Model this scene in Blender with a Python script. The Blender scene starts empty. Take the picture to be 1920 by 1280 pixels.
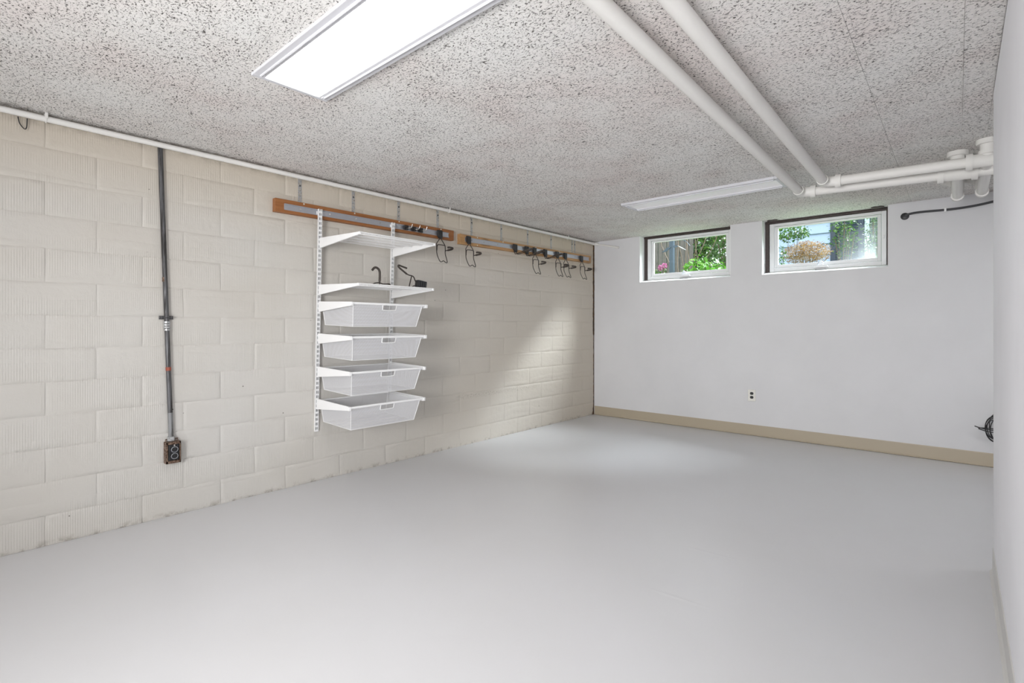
import bpy, bmesh, math, random
from mathutils import Vector, Matrix
random.seed(7)
PI = math.pi
S = bpy.context.scene
COL = S.collection

# ------------------------------------------------------------------ room dimensions (metres)
H = 2.15          # ceiling height
D = 5.43          # back wall
XP = 3.5325       # partition face on the right
YP = 3.12         # partition end
XR = 5.6          # far right wall
YF = -2.6         # wall behind the camera

# ------------------------------------------------------------------ camera
cam = bpy.data.cameras.new('camera')
cam.sensor_fit = 'HORIZONTAL'; cam.sensor_width = 36.0
cam.lens = 36.0 * 949.6 / 1920.0
cam.shift_y = -28.0 / 1920.0
cam.clip_start = 0.02; cam.clip_end = 200
co = bpy.data.objects.new('camera', cam); COL.objects.link(co)
co.location = (3.41, 0, 1.094); co.rotation_euler = (PI/2, 0, math.radians(41.3))
S.camera = co

# ------------------------------------------------------------------ sky, sun, exposure
SKY = 6.0; SUN = 21.0; LENS = 8.0; FILL_LENS_REAR = .5; FILL_LENS_BAY = 19.0; FILL = 25.0; FAR_FILL = 58.0
wd = bpy.data.worlds.new('sky'); S.world = wd; wd.use_nodes = True
wn = wd.node_tree.nodes; wl = wd.node_tree.links
bg = wn['Background']; bg.inputs['Strength'].default_value = SKY
# thin overcast: three times brighter overhead than at the horizon
tc = wn.new('ShaderNodeTexCoord'); sx = wn.new('ShaderNodeSeparateXYZ'); mr = wn.new('ShaderNodeMapRange'); cr = wn.new('ShaderNodeMix'); cr.data_type = 'RGBA'
wl.new(tc.outputs['Generated'], sx.inputs[0]); wl.new(sx.outputs['Z'], mr.inputs[0]); wl.new(mr.outputs[0], cr.inputs[0])
cr.inputs[6].default_value = (.30, .31, .33, 1); cr.inputs[7].default_value = (.88, .94, 1.0, 1); wl.new(cr.outputs[2], bg.inputs['Color'])
sun = bpy.data.lights.new('sun', 'SUN'); sun.energy = SUN; sun.angle = 0.52; sun.color = (.90, .95, 1)
so = bpy.data.objects.new('sun', sun); COL.objects.link(so)
so.rotation_euler = Vector((-.98, -1, -1.30)).to_track_quat('-Z', 'Y').to_euler()
fa = bpy.data.lights.new('rear_fill_light', 'AREA'); fa.shape = 'RECTANGLE'; fa.size = 3.2; fa.size_y = 1.7; fa.energy = FILL; fa.color = (1, 1, 1)  # added soft fill lamp behind the camera, evens out the room
fo = bpy.data.objects.new('rear_fill_light', fa); COL.objects.link(fo); fo.location = (1.75, YF+.08, 1.0); fo.rotation_euler = (math.radians(97), 0, 0)
fb = bpy.data.lights.new('far_corner_fill', 'AREA'); fb.shape = 'RECTANGLE'; fb.size = 1.1; fb.size_y = .9; fb.energy = FAR_FILL; fb.color = (1, 1, 1); fb.spread = math.radians(110)  # added soft fill lamp, aimed to brighten the far left corner
fo = bpy.data.objects.new('far_corner_fill', fb); COL.objects.link(fo); fo.location = (2.85, -1.5, 1.15)
fo.rotation_euler = (Vector((1.0, 5.2, 1.25))-fo.location).to_track_quat('-Z', 'Y').to_euler()
S.view_settings.view_transform = 'Standard'; S.view_settings.look = 'None'
S.view_settings.gamma = 1; S.view_settings.use_curve_mapping = False
S.view_settings.exposure = 0.0

# ------------------------------------------------------------------ material helpers
def mat(name, col=(.8,.8,.8), rough=.5, metal=0, spec=None):
    m = bpy.data.materials.new(name); m.use_nodes = True
    b = m.node_tree.nodes['Principled BSDF']
    b.inputs['Base Color'].default_value = (*col, 1); b.inputs['Roughness'].default_value = rough
    b.inputs['Metallic'].default_value = metal
    if spec is not None: b.inputs['Specular IOR Level'].default_value = spec
    return m
class NT:
    def __init__(s, m): s.m = m; s.t = m.node_tree; s.b = s.t.nodes['Principled BSDF']
    def n(s, typ, **kw):
        x = s.t.nodes.new(typ)
        for k, v in kw.items():
            if k.startswith('i_'):
                key = k[2:]; key = int(key) if key.isdigit() else key.replace('_', ' ')
                x.inputs[key].default_value = v
            else: setattr(x, k, v)
        return x
    def l(s, a, b): s.t.links.new(a, b)
    def pos(s): return s.n('ShaderNodeNewGeometry').outputs['Position']
    def mapped(s, src, sc):
        mp = s.n('ShaderNodeMapping'); mp.inputs['Scale'].default_value = sc; s.l(src, mp.inputs[0]); return mp.outputs[0]
    def noise(s, src, scale, detail=2, rough=.5):
        x = s.n('ShaderNodeTexNoise'); x.inputs['Scale'].default_value = scale; x.inputs['Detail'].default_value = detail
        x.inputs['Roughness'].default_value = rough; s.l(src, x.inputs['Vector']); return x.outputs['Fac']
    def ramp(s, src, stops):
        r = s.n('ShaderNodeValToRGB'); e = r.color_ramp.elements
        while len(e) < len(stops): e.new(.5)
        for i, (p, c) in enumerate(stops):
            e[i].position = p; e[i].color = (*c, 1) if len(c) == 3 else c
        s.l(src, r.inputs[0]); return r.outputs[0]
    def rng(s, src, a, b, c=0., d=1.):
        x = s.n('ShaderNodeMapRange', i_1=a, i_2=b, i_3=c, i_4=d); s.l(src, x.inputs[0]); return x.outputs[0]
    def math(s, op, a, b=None):
        x = s.n('ShaderNodeMath', operation=op)
        for i, v in enumerate((a, b)):
            if v is None: continue
            if isinstance(v, (int, float)): x.inputs[i].default_value = v
            else: s.l(v, x.inputs[i])
        return x.outputs[0]
    def mix(s, fac, a, b):
        x = s.n('ShaderNodeMix', data_type='RGBA')
        if isinstance(fac, (int, float)): x.inputs[0].default_value = fac
        else: s.l(fac, x.inputs[0])
        for i, v in ((6, a), (7, b)):
            if isinstance(v, tuple): x.inputs[i].default_value = (*v, 1)
            else: s.l(v, x.inputs[i])
        return x.outputs[2]
    def bump(s, h, dist, strength=1.0):
        x = s.n('ShaderNodeBump'); x.inputs['Distance'].default_value = dist; x.inputs['Strength'].default_value = strength
        s.l(h, x.inputs['Height']); s.l(x.outputs[0], s.b.inputs['Normal'])

def xyz(nt):
    sp = nt.n('ShaderNodeSeparateXYZ'); nt.l(nt.pos(), sp.inputs[0]); return sp.outputs

# painted block wall: combed ribs, speckle, a row of mildew spots
def mat_blocks():
    m = mat('cream_masonry_paint', (.62,.575,.50), .55); t = NT(m); p = t.pos(); x, y, z = xyz(t)
    big = t.noise(t.mapped(p, (1, .5, .7)), 1.3, 3, .55)
    base = t.ramp(big, [(.30, (.525,.495,.45)), (.5, (.55,.53,.495)), (.72, (.575,.56,.535))])
    # warm light tint put into the colour: far end and top courses
    far = t.rng(y, 1.2, 5.0); fb = t.mix(t.math('MULTIPLY', far, .55), base, (.62,.54,.43))
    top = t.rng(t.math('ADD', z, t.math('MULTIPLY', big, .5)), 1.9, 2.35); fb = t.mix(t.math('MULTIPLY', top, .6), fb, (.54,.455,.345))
    # mildew along one joint and along the floor
    zb = t.math('ABSOLUTE', t.math('SUBTRACT', z, .45)); band = t.rng(zb, .03, 0.0)
    spots = t.rng(t.noise(p, 90, 3, .7), .53, .62); cl = t.rng(t.noise(t.mapped(p, (1, 1, .3)), 3.0, 1), .50, .60)
    yr = t.math('MULTIPLY', t.rng(y, 2.3, 2.6), t.rng(y, 4.9, 4.6))
    sp = t.math('MULTIPLY', t.math('MULTIPLY', t.math('MULTIPLY', band, spots), cl), yr)
    fb = t.mix(t.math('MULTIPLY', sp, .75), fb, (.16,.14,.10))
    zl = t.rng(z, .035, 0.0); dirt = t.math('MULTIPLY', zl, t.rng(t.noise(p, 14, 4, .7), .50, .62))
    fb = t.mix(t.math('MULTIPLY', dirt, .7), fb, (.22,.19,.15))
    # grime up under the ceiling pipe
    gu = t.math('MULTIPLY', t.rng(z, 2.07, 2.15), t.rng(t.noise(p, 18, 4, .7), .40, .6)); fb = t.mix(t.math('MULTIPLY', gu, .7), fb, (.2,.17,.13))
    # pin holes
    v = t.n('ShaderNodeTexVoronoi', feature='F1', i_Scale=9.0); t.l(p, v.inputs['Vector'])
    pin = t.math('MULTIPLY', t.rng(v.outputs['Distance'], .045, .025), t.rng(t.noise(p, 2.2, 1), .52, .56))
    fb = t.mix(pin, fb, (.10,.085,.07))
    t.l(fb, t.b.inputs['Base Color'])
    rib = t.math('MULTIPLY', t.math('SINE', t.math('MULTIPLY', y, 2*PI/.0098)), .5)
    mask = t.rng(t.noise(t.mapped(p, (1, .8, 2.2)), 3.0, 2), .42, .56)
    ribm = t.math('MULTIPLY', rib, mask)
    lump = t.noise(p, 24, 4, .6); lump2 = t.noise(t.mapped(p, (1, .35, 1)), 7, 3, .6)
    wr = t.n('ShaderNodeTexWave', wave_type='BANDS', bands_direction='Z', i_Scale=.95, i_Distortion=5.0, i_Detail=3.0); wr.inputs['Detail Scale'].default_value = 1.6
    t.l(t.mapped(p, (1, .35, 1)), wr.inputs['Vector'])
    ridge = t.rng(wr.outputs['Fac'], .93, 1.0)
    h = t.math('ADD', t.math('MULTIPLY', ribm, .0006), t.math('ADD', t.math('MULTIPLY', lump, .0022), t.math('ADD', t.math('MULTIPLY', lump2, .004), t.math('MULTIPLY', ridge, .0016))))
    t.bump(h, 1.0, 1.0)
    return m

# wood-fibre ceiling panel
def mat_ceiling():
    m = mat('fissured_ceiling', (.70,.68,.65), .9); t = NT(m); p = t.pos()
    q = t.mapped(p, (.8, 1.15, 1))
    w = t.n('ShaderNodeTexNoise', i_Scale=28.0, i_Detail=2.0); t.l(p, w.inputs['Vector'])
    va = t.n('ShaderNodeVectorMath', operation='SCALE'); va.inputs[3].default_value = .03; t.l(w.outputs['Color'], va.inputs[0])
    vb = t.n('ShaderNodeVectorMath', operation='ADD'); t.l(q, vb.inputs[0]); t.l(va.outputs[0], vb.inputs[1])
    a = t.noise(vb.outputs[0], 120, 3, .6); b = t.noise(vb.outputs[0], 260, 2, .6)
    dens = t.noise(p, 3.2, 3, .6)
    s = t.math('ADD', t.math('MULTIPLY', a, .72), t.math('MULTIPLY', b, .28))
    s2 = t.math('ADD', s, t.math('MULTIPLY', t.math('SUBTRACT', dens, .5), .10))
    pit = t.rng(s2, .450, .395)
    base = t.ramp(t.noise(p, 1.6, 3, .6), [(.35, (.74,.685,.66)), (.5, (.76,.735,.71)), (.66, (.78,.77,.75))])
    x, y, z = xyz(t)
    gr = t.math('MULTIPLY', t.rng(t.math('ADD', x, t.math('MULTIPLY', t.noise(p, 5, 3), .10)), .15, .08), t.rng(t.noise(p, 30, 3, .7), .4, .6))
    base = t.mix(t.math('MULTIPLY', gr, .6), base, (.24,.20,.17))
    c = t.mix(t.math('MULTIPLY', pit, .93), base, (.055,.048,.042))
    t.l(c, t.b.inputs['Base Color'])
    hgt = t.rng(s, .36, .50); t.bump(hgt, .004, .7)
    return m

def mat_floor():
    m = mat('grey_floor_paint', (.62,.62,.63), .3); t = NT(m); p = t.pos()
    c = t.ramp(t.noise(p, .9, 4, .6), [(.25, (.615,.612,.62)), (.75, (.65,.65,.668))])
    sm = t.math('MULTIPLY', t.rng(t.noise(t.mapped(p, (1, .6, 1)), 1.7, 3, .6), .5, .9), .12)
    
    v = t.n('ShaderNodeTexVoronoi', feature='F1', i_Scale=3.2); t.l(p, v.inputs['Vector'])
    pin = t.math('MULTIPLY', t.rng(v.outputs['Distance'], .012, .007), t.rng(t.noise(p, 3, 1), .54, .6))
    c = t.mix(pin, c, (.12,.11,.1))
    t.l(c, t.b.inputs['Base Color'])
    r = t.rng(t.noise(p, 2, 2, .5), .1, .9, .285, .35); t.l(r, t.b.inputs['Roughness'])
    x, y, z = xyz(t)
    # trowel ridges under the paint
    ln = t.math('ABSOLUTE', t.math('SUBTRACT', t.math('ADD', x, t.math('MULTIPLY', y, .55)), 3.62)); l1 = t.rng(ln, .006, 0)
    h = t.math('ADD', t.math('MULTIPLY', t.noise(p, 1.3, 0, .5), .001), t.math('MULTIPLY', t.noise(p, 60, 2), .0001))
    for (xa, xb, yc, sl_) in ((2.30, 2.76, 2.45, .10), (2.40, 2.78, 1.965, .07)):
        dl = t.math('SUBTRACT', t.math('SUBTRACT', y, yc), t.math('MULTIPLY', t.math('SUBTRACT', x, xa), sl_))
        dl = t.math('ADD', dl, t.math('MULTIPLY', t.noise(p, 6, 2), .02))
        rd = t.math('MULTIPLY', t.rng(t.math('ABSOLUTE', t.math('SUBTRACT', dl, .01)), .014, 0), t.math('MULTIPLY', t.rng(x, xa, xa+.1), t.rng(x, xb, xb-.15)))
        h = t.math('ADD', h, t.math('MULTIPLY', rd, .0011))
    t.bump(h, 1.0, .6)
    return m

def mat_plaster(name, col, amp=.0012):
    m = mat(name, col, .55); t = NT(m); p = t.pos()
    d = tuple(c*.93 for c in col)
    t.l(t.ramp(t.noise(p, 1.2, 4, .6), [(.35, d), (.65, col)]), t.b.inputs['Base Color'])
    h = t.math('ADD', t.math('MULTIPLY', t.noise(p, 60, 3), amp*.5), t.math('MULTIPLY', t.noise(p, 5, 3), amp*4)); t.bump(h, 1.0, .5)
    return m

def mat_wood(name, c1, c2):
    m = mat(name, c1, .5); t = NT(m); p = t.pos()
    g = t.noise(t.mapped(p, (30, 1.4, 30)), 3, 4, .6); kn = t.noise(t.mapped(p, (4, 1.5, 4)), 2.2, 2)
    c = t.mix(t.rng(g, .35, .7), c1, c2); c = t.mix(t.rng(kn, .62, .75), c, tuple(v*.45 for v in c1))
    t.l(c, t.b.inputs['Base Color']); t.bump(g, .001, .5); return m

def mat_rust(name, base, rust, amount=.5, metal=.5, scale=60, zs=1):
    m = mat(name, base, .5, metal); t = NT(m); p = t.pos()
    f = t.rng(t.noise(t.mapped(p, (1, 1, zs)), scale, 4, .7), .62-.3*amount, .72-.2*amount)
    t.l(t.mix(f, base, rust), t.b.inputs['Base Color']); t.l(t.rng(f, 0, 1, .4, .85), t.b.inputs['Roughness']); t.bump(f, .0006, .6); return m

def mat_mesh():
    # perforated steel: tiny diamond holes
    m = mat('white_expanded_steel', (.74,.74,.76), .4); t = NT(m); m.blend_method = 'HASHED' if hasattr(m, 'blend_method') else 'HASHED'
    x, y, z = xyz(t); k = 2*PI/.0055
    u = t.math('ADD', t.math('MULTIPLY', x, k), t.math('MULTIPLY', y, k))
    a = t.math('SINE', t.math('ADD', u, t.math('MULTIPLY', z, k))); b = t.math('SINE', t.math('SUBTRACT', u, t.math('MULTIPLY', z, k)))
    hole = t.rng(t.math('MULTIPLY', a, b), .0, .12)
    tr = t.n('ShaderNodeBsdfTransparent'); ms = t.n('ShaderNodeMixShader')
    t.l(hole, ms.inputs[0]); t.l(t.b.outputs[0], ms.inputs[1]); t.l(tr.outputs[0], ms.inputs[2])
    t.l(ms.outputs[0], t.t.nodes['Material Output'].inputs['Surface']); return m

def mat_glass(name, haze=False):
    m = mat(name, (.9,.93,.95), .05); t = NT(m)
    tr = t.n('ShaderNodeBsdfTransparent'); tr.inputs[0].default_value = (.96,.98,.98,1)
    gl = t.n('ShaderNodeBsdfGlossy'); gl.inputs['Roughness'].default_value = .01
    lw = t.n('ShaderNodeLayerWeight'); lw.inputs[0].default_value = .5
    frs = t.rng(t.math('POWER', lw.outputs['Facing'], 4.0), 0, 1, .03, .55)
    ms = t.n('ShaderNodeMixShader'); t.l(frs, ms.inputs[0]); t.l(tr.outputs[0], ms.inputs[1]); t.l(gl.outputs[0], ms.inputs[2])
    out = ms.outputs[0]
    if haze:   # hazy patch on the lower right of the pane
        x, y, z = xyz(t); p = t.pos()
        f = t.math('MULTIPLY', t.rng(x, 2.55, 2.85), t.rng(t.math('ADD', z, t.math('MULTIPLY', t.noise(p, 6, 3), .25)), 2.12, 1.85))
        f = t.math('MULTIPLY', f, .13)
        df = t.n('ShaderNodeBsdfTranslucent'); df.inputs[0].default_value = (.85,.9,.95,1)
        m2 = t.n('ShaderNodeMixShader'); t.l(f, m2.inputs[0]); t.l(out, m2.inputs[1]); t.l(df.outputs[0], m2.inputs[2]); out = m2.outputs[0]
    t.l(out, t.t.nodes['Material Output'].inputs['Surface']); return m

def mat_leaf(name, c1, c2, c3=None, scale=9):
    m = mat(name, c1, .45); t = NT(m); p = t.pos()
    st = [(.36, c1), (.58, c2)] + ([(.72, c3)] if c3 else [])
    c = t.ramp(t.noise(p, scale, 2, .6), st); t.l(c, t.b.inputs['Base Color'])
    tl = t.n('ShaderNodeBsdfTranslucent'); t.l(c, tl.inputs[0]); ms = t.n('ShaderNodeMixShader', i_0=.3)
    t.l(t.b.outputs[0], ms.inputs[1]); t.l(tl.outputs[0], ms.inputs[2]); t.l(ms.outputs[0], t.t.nodes['Material Output'].inputs['Surface'])
    return m

def mat_lens(name, strength):
    m = mat(name, (.9,.9,.9), .3); t = NT(m); x, y, z = xyz(t)
    rib = t.math('SINE', t.math('MULTIPLY', x, 2*PI/.008)); t.bump(rib, .0006, .5)
    t.b.inputs['Emission Color'].default_value = (.99, .99, 1, 1)
    t.b.inputs['Emission Strength'].default_value = strength
    return m

M = {}
M['blocks'] = mat_blocks(); M['ceil'] = mat_ceiling(); M['floor'] = mat_floor()
M['plaster'] = mat_plaster('white_plaster', (.69,.69,.705)); M['drywall'] = mat_plaster('cool_white_drywall', (.88,.88,.915), .0005)
M['reveal'] = mat_plaster('bright_white_reveal', (.84,.84,.84)); M['tan'] = mat('tan_cove_vinyl', (.42,.36,.27), .45)
M['greybase'] = mat('grey_painted_base', (.60,.59,.57), .4)
M['white_metal'] = mat('white_powder_coat', (.84,.84,.84), .35); M['mesh'] = mat_mesh()
M['pvc'] = mat_plaster('white_painted_pipe', (.80,.785,.755), .0004); M['fixture'] = mat('white_enamel', (.62,.62,.65), .4)
M['lens'] = mat_lens('lit_prismatic_lens', LENS); M['fill_lens_rear'] = mat_lens('added_fill_lens_rear', FILL_LENS_REAR); M['fill_lens_bay'] = mat_lens('added_fill_lens_bay', FILL_LENS_BAY); M['lens_dim'] = mat_lens('dim_prismatic_lens', .06)  # rear and bay lenses glow in added, unseen fill fixtures
M['wood1'] = mat_wood('reddish_stained_pine', (.25,.09,.025), (.34,.14,.045)); M['wood2'] = mat_wood('pale_pine', (.42,.225,.09), (.52,.31,.14))
M['alu'] = mat('brushed_aluminium', (.50,.51,.55), .35, .75); M['galv'] = mat_rust('galvanized_steel', (.50,.51,.52), (.22,.20,.18), .35, .6, 90)
M['black'] = mat('black_plastic', (.018,.018,.02), .45); M['wire'] = mat('dark_brown_coated_wire', (.03,.022,.018), .4)
M['rubber'] = mat('dark_rubber_sleeve', (.045,.036,.03), .65); M['chrome'] = mat('bright_plated_steel', (.75,.73,.70), .25, .8)
M['conduit'] = mat_rust('tarnished_steel_conduit', (.11,.11,.115), (.045,.042,.04), .6, .4, 60, .06); M['rust'] = mat_rust('rusty_steel_box', (.22,.15,.11), (.07,.035,.02), .6, .3, 90)
M['red'] = mat('red_paint_mark', (.30,.07,.04), .6); M['dark'] = mat('black_void', (.01,.009,.008), .8)
M['steeltrim'] = mat_rust('dark_brown_window_steel', (.045,.03,.028), (.10,.08,.07), .25, .1, 70)
M['crack'] = mat_rust('rotten_brown_joint', (.035,.018,.008), (.13,.06,.02), .5, 0, 40)
M['vinyl'] = mat('white_window_vinyl', (.74,.74,.75), .4); M['glass'] = mat_glass('window_glass'); M['haze'] = mat_glass('hazed_window_glass', True)
M['ivory'] = mat('ivory_outlet_plate', (.76,.75,.70), .4); M['screw'] = mat('zinc_screw', (.72,.70,.64), .35, .5)
M['cable'] = mat('black_cable_sheath', (.02,.02,.022), .5); M['greycable'] = mat('dark_grey_cable_sheath', (.055,.055,.06), .45)
M['darkbrown'] = mat('dark_brown_strip', (.03,.02,.015), .7)
M['grass'] = mat_leaf('lawn', (.05,.12,.02), (.12,.22,.04)); M['bark'] = mat('bark', (.10,.07,.045), .8)
M['leaf_dark'] = mat_leaf('dark_green_leaf', (.010,.028,.008), (.035,.09,.012), (.20,.25,.04)); M['leaf_bright'] = mat_leaf('fresh_green_leaf', (.04,.15,.008), (.09,.25,.02), (.20,.34,.05))
M['leaf_mid'] = mat_leaf('mid_green_leaf', (.015,.05,.005), (.045,.13,.012), (.15,.24,.04)); M['leaf_brown'] = mat_leaf('dried_orange_needles', (.16,.08,.02), (.32,.19,.06), (.48,.34,.17))
M['leaf_grey'] = mat_leaf('grey_green_leaf', (.05,.09,.05), (.12,.18,.09), (.26,.32,.20)); M['petal'] = mat_leaf('pink_petal', (.35,.07,.20), (.50,.18,.34), None, 30)
M['siding'] = mat('pale_blue_siding', (.33,.42,.57), .6); M['shutter'] = mat('navy_shutter', (.018,.03,.055), .5)
M['fence'] = mat_wood('grey_brown_fence_wood', (.07,.06,.05), (.15,.13,.115)); M['slate'] = mat('slate_blue_metal', (.035,.055,.075), .45, .3)
M['whitetrim'] = mat('white_house_trim', (.45,.52,.62), .6); M['silver'] = mat('silver_blade', (.7,.75,.8), .3, .6)

# ------------------------------------------------------------------ mesh helpers
class MB:
    def __init__(s): s.v = []; s.f = []
    def add(s, vs, fs):
        o = len(s.v); s.v += [tuple(v) for v in vs]; s.f += [tuple(i+o for i in f) for f in fs]; return s
    def box(s, a, b):
        x0, y0, z0 = a; x1, y1, z1 = b
        return s.add([(x0,y0,z0),(x1,y0,z0),(x1,y1,z0),(x0,y1,z0),(x0,y0,z1),(x1,y0,z1),(x1,y1,z1),(x0,y1,z1)],
              [(0,3,2,1),(4,5,6,7),(0,1,5,4),(1,2,6,5),(2,3,7,6),(3,0,4,7)])
    def prism(s, poly, axis, a, b):
        # poly: 2-D points in the two other axes, extruded along axis from a to b
        n = len(poly); vs = []
        for w in (a, b):
            for (p, q) in poly:
                vs.append({'y': (p, w, q), 'x': (w, p, q), 'z': (p, q, w)}[axis])
        fs = [tuple(range(n)), tuple(range(2*n-1, n-1, -1))] + [(i, i+n, (i+1) % n+n, (i+1) % n) for i in range(n)]
        return s.add(vs, fs)
    def tube(s, pts, r, n=10, closed=False, caps=True):
        P = [Vector(p) for p in pts]; m = len(P); rs = r if isinstance(r, (list, tuple)) else [r]*m
        T = []
        for i in range(m):
            if closed: t = P[(i+1) % m]-P[i-1]
            else: t = P[min(i+1, m-1)]-P[max(i-1, 0)]
            T.append(t.normalized())
        up = Vector((0,0,1)) if abs(T[0].z) < .9 else Vector((0,1,0))
        N = (up - T[0]*up.dot(T[0])).normalized(); vs = []
        for i in range(m):
            N = (N - T[i]*N.dot(T[i])).normalized(); Bn = T[i].cross(N)
            for k in range(n):
                a = 2*PI*k/n; vs.append(P[i]+(N*math.cos(a)+Bn*math.sin(a))*rs[i])
        fs = []
        for i in range(m if closed else m-1):
            j = (i+1) % m
            for k in range(n): fs.append((i*n+k, i*n+(k+1) % n, j*n+(k+1) % n, j*n+k))
        if caps and not closed: fs += [tuple(range(n-1, -1, -1)), tuple(range((m-1)*n, m*n))]
        return s.add(vs, fs)
    def cyl(s, a, b, r, n=16): return s.tube([a, b], r, n)
    def build(s, name, m, parent=None, bevel=0, smooth=None, segs=2):
        me = bpy.data.meshes.new(name); me.from_pydata(s.v, [], s.f); me.validate()
        bm = bmesh.new(); bm.from_mesh(me); bmesh.ops.recalc_face_normals(bm, faces=bm.faces); bm.to_mesh(me); bm.free()
        me.materials.append(m)
        o = bpy.data.objects.new(name, me); COL.objects.link(o)
        if parent: o.parent = parent
        if bevel:
            b = o.modifiers.new('bevel', 'BEVEL'); b.width = bevel; b.segments = segs; b.limit_method = 'ANGLE'
        if smooth is None: smooth = len(s.f) > 24
        if smooth:
            for p in me.polygons: p.use_smooth = True
            for e in me.edges: pass
            try: me.set_sharp_from_angle(angle=math.radians(35))
            except Exception: pass
        return o
def arc(c, r, a0, a1, n, plane='xz'):
    out = []
    for i in range(n+1):
        a = a0+(a1-a0)*i/n; p, q = r*math.cos(a), r*math.sin(a)
        out.append({'xz': (c[0]+p, c[1], c[2]+q), 'xy': (c[0]+p, c[1]+q, c[2]), 'yz': (c[0], c[1]+p, c[2]+q)}[plane])
    return out
def smooth_path(pts, n=6):
    P = [Vector(p) for p in pts]; out = []
    for i in range(len(P)-1):
        p0 = P[max(i-1, 0)]; p1 = P[i]; p2 = P[i+1]; p3 = P[min(i+2, len(P)-1)]
        for k in range(n):
            t = k/n
            out.append(.5*((2*p1)+(-p0+p2)*t+(2*p0-5*p1+4*p2-p3)*t*t+(-p0+3*p1-3*p2+p3)*t**3))
    out.append(P[-1]); return out
def tag(o, label=None, cat=None, group=None, kind=None):
    if label: o['label'] = label
    if cat: o['category'] = cat
    if group: o['group'] = group
    if kind: o['kind'] = kind
    return o
def empty(name, loc=(0,0,0), rot=(0,0,0)):
    o = bpy.data.objects.new(name, None); COL.objects.link(o); o.location = loc; o.rotation_euler = rot
    o.empty_display_size = .05; return o
def struct(o, label, cat='structure'):
    o['kind'] = 'structure'; o['label'] = label; o['category'] = cat; return o
def copy_tree(o, parent=None):
    c = o.copy(); COL.objects.link(c)
    if parent: c.parent = parent
    for ch in list(o.children): copy_tree(ch, c)
    return c

# ------------------------------------------------------------------ room shell
fl = MB().box((-.25, YF-.2, -.2), (XR+.2, D+.3, 0)).build('floor', M['floor']); struct(fl, 'glossy light grey painted concrete floor', 'floor')

# left wall: backing with blocks laid over it
wl_ = MB().box((-.25, YF, 0), (-.0032, D+.30, H)).build('wall_left', M['blocks']); struct(wl_, 'cream painted combed block wall with shallow courses', 'wall')
def block_mesh(L, hgt, seed):
    rn = random.Random(seed); v = []; f = []
    def ring(ins, x, j):
        a0, a1, b0, b1 = ins, L-ins, ins, hgt-ins
        pts = []
        for k in range(4): pts.append((a0+(a1-a0)*k/4, b0))
        for k in range(2): pts.append((a1, b0+(b1-b0)*k/2))
        for k in range(4): pts.append((a1-(a1-a0)*k/4, b1))
        for k in range(2): pts.append((a0, b1-(b1-b0)*k/2))
        return [(x, p+rn.uniform(-j, j), q+rn.uniform(-j, j)) for p, q in pts]
    r0 = ring(.0009, -.0048, .0005); r1 = ring(.0055, -.0006, .0022); r2 = ring(.022, 0, .003)
    dp = rn.choice([-.0009, -.0009, -.0012, -.0028])
    r0 = [((rn.uniform(-.0045, -.0018) if .001 < q_[1] < L-.001 else dp), q_[1], q_[2]) for q_ in r0]
    n = len(r0); v = r0+r1+r2; c = len(v); v = v+[(0, L*.3, hgt*.5), (0, L*.7, hgt*.5)]
    for i in range(n): f.append((i, (i+1) % n, n+(i+1) % n, n+i))
    for i in range(n): f.append((n+i, n+(i+1) % n, 2*n+(i+1) % n, 2*n+i))
    for i in range(n):
        a, b = 2*n+i, 2*n+(i+1) % n; mid = (v[a][1]+v[b][1])/2; f.append((a, b, c if mid < L*.5 else c+1))
    # stitch the two centre vertices
    lo = 2*n+2; hi = 2*n+8
    f.append((lo, c+1, c)); f.append((hi, c, c+1))
    me = bpy.data.meshes.new('block'); me.from_pydata(v, [], f); me.validate(); me.materials.append(M['blocks'])
    bm = bmesh.new(); bm.from_mesh(me); bmesh.ops.recalc_face_normals(bm, faces=bm.faces)
    for fc in bm.faces:
        if fc.normal.x < 0: fc.normal_flip()
        fc.smooth = True
    bm.to_mesh(me); bm.free(); return me
PIT = 1/6.
full = [block_mesh(.4, PIT, s) for s in range(6)]; bot = [block_mesh(.4, .15, 20+s) for s in range(3)]
halfs = {}
for c in range(13):
    z0 = 0 if c == 0 else .15+(c-1)*PIT
    y = -.05 - (.2 if c % 2 else 0) + .01
    while y < D-.03:
        L = .4; me = (bot if c == 0 else full)[random.randrange(3 if c == 0 else 6)]
        if y+L > D: 
            L = D-y; key = (round(L, 2), c == 0)
            if key not in halfs: halfs[key] = block_mesh(L, .15 if c == 0 else PIT, 50)
            me = halfs[key]
        o = bpy.data.objects.new('block', me); COL.objects.link(o); o.parent = wl_
        o.location = (random.uniform(-.0005, .0005), y, z0); y += L

# back wall with two window openings that reach the ceiling
W = [(.623, 1.651), (1.949, 2.966)]; ZB = 1.607; TH = .20
b = MB().box((0, D, 0), (XR+.2, D+TH, ZB)).box((0, D, ZB), (W[0][0], D+TH, H)).box((W[0][1], D, ZB), (W[1][0], D+TH, H)).box((W[1][1], D, ZB), (XR+.2, D+TH, H))
struct(b.build('wall_back', M['plaster']), 'smooth white end wall under two small windows', 'wall')
struct(MB().box((XP, YF, 0), (XP+.12, YP, H-.012)).build('wall_right', M['drywall']), 'cool white partition wall along the right edge', 'wall')
struct(MB().box((XR, YF, 0), (XR+.2, D, H)).build('wall_right', M['drywall']), 'white outer wall beyond the partition', 'wall')
struct(MB().box((-.25, YF-.2, 0), (XR+.2, YF, H)).build('wall_front', M['drywall']), 'white wall behind the camera', 'wall')
struct(MB().box((XP+.004, YF, H-.0125), (XP+.115, YP-.003, H-.004)).build('gap_shade_strip', M['dark']), 'black strip painting the shadow gap between partition top and ceiling', 'trim')  # solid black strip, the gap's shade put into its colour

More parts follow.
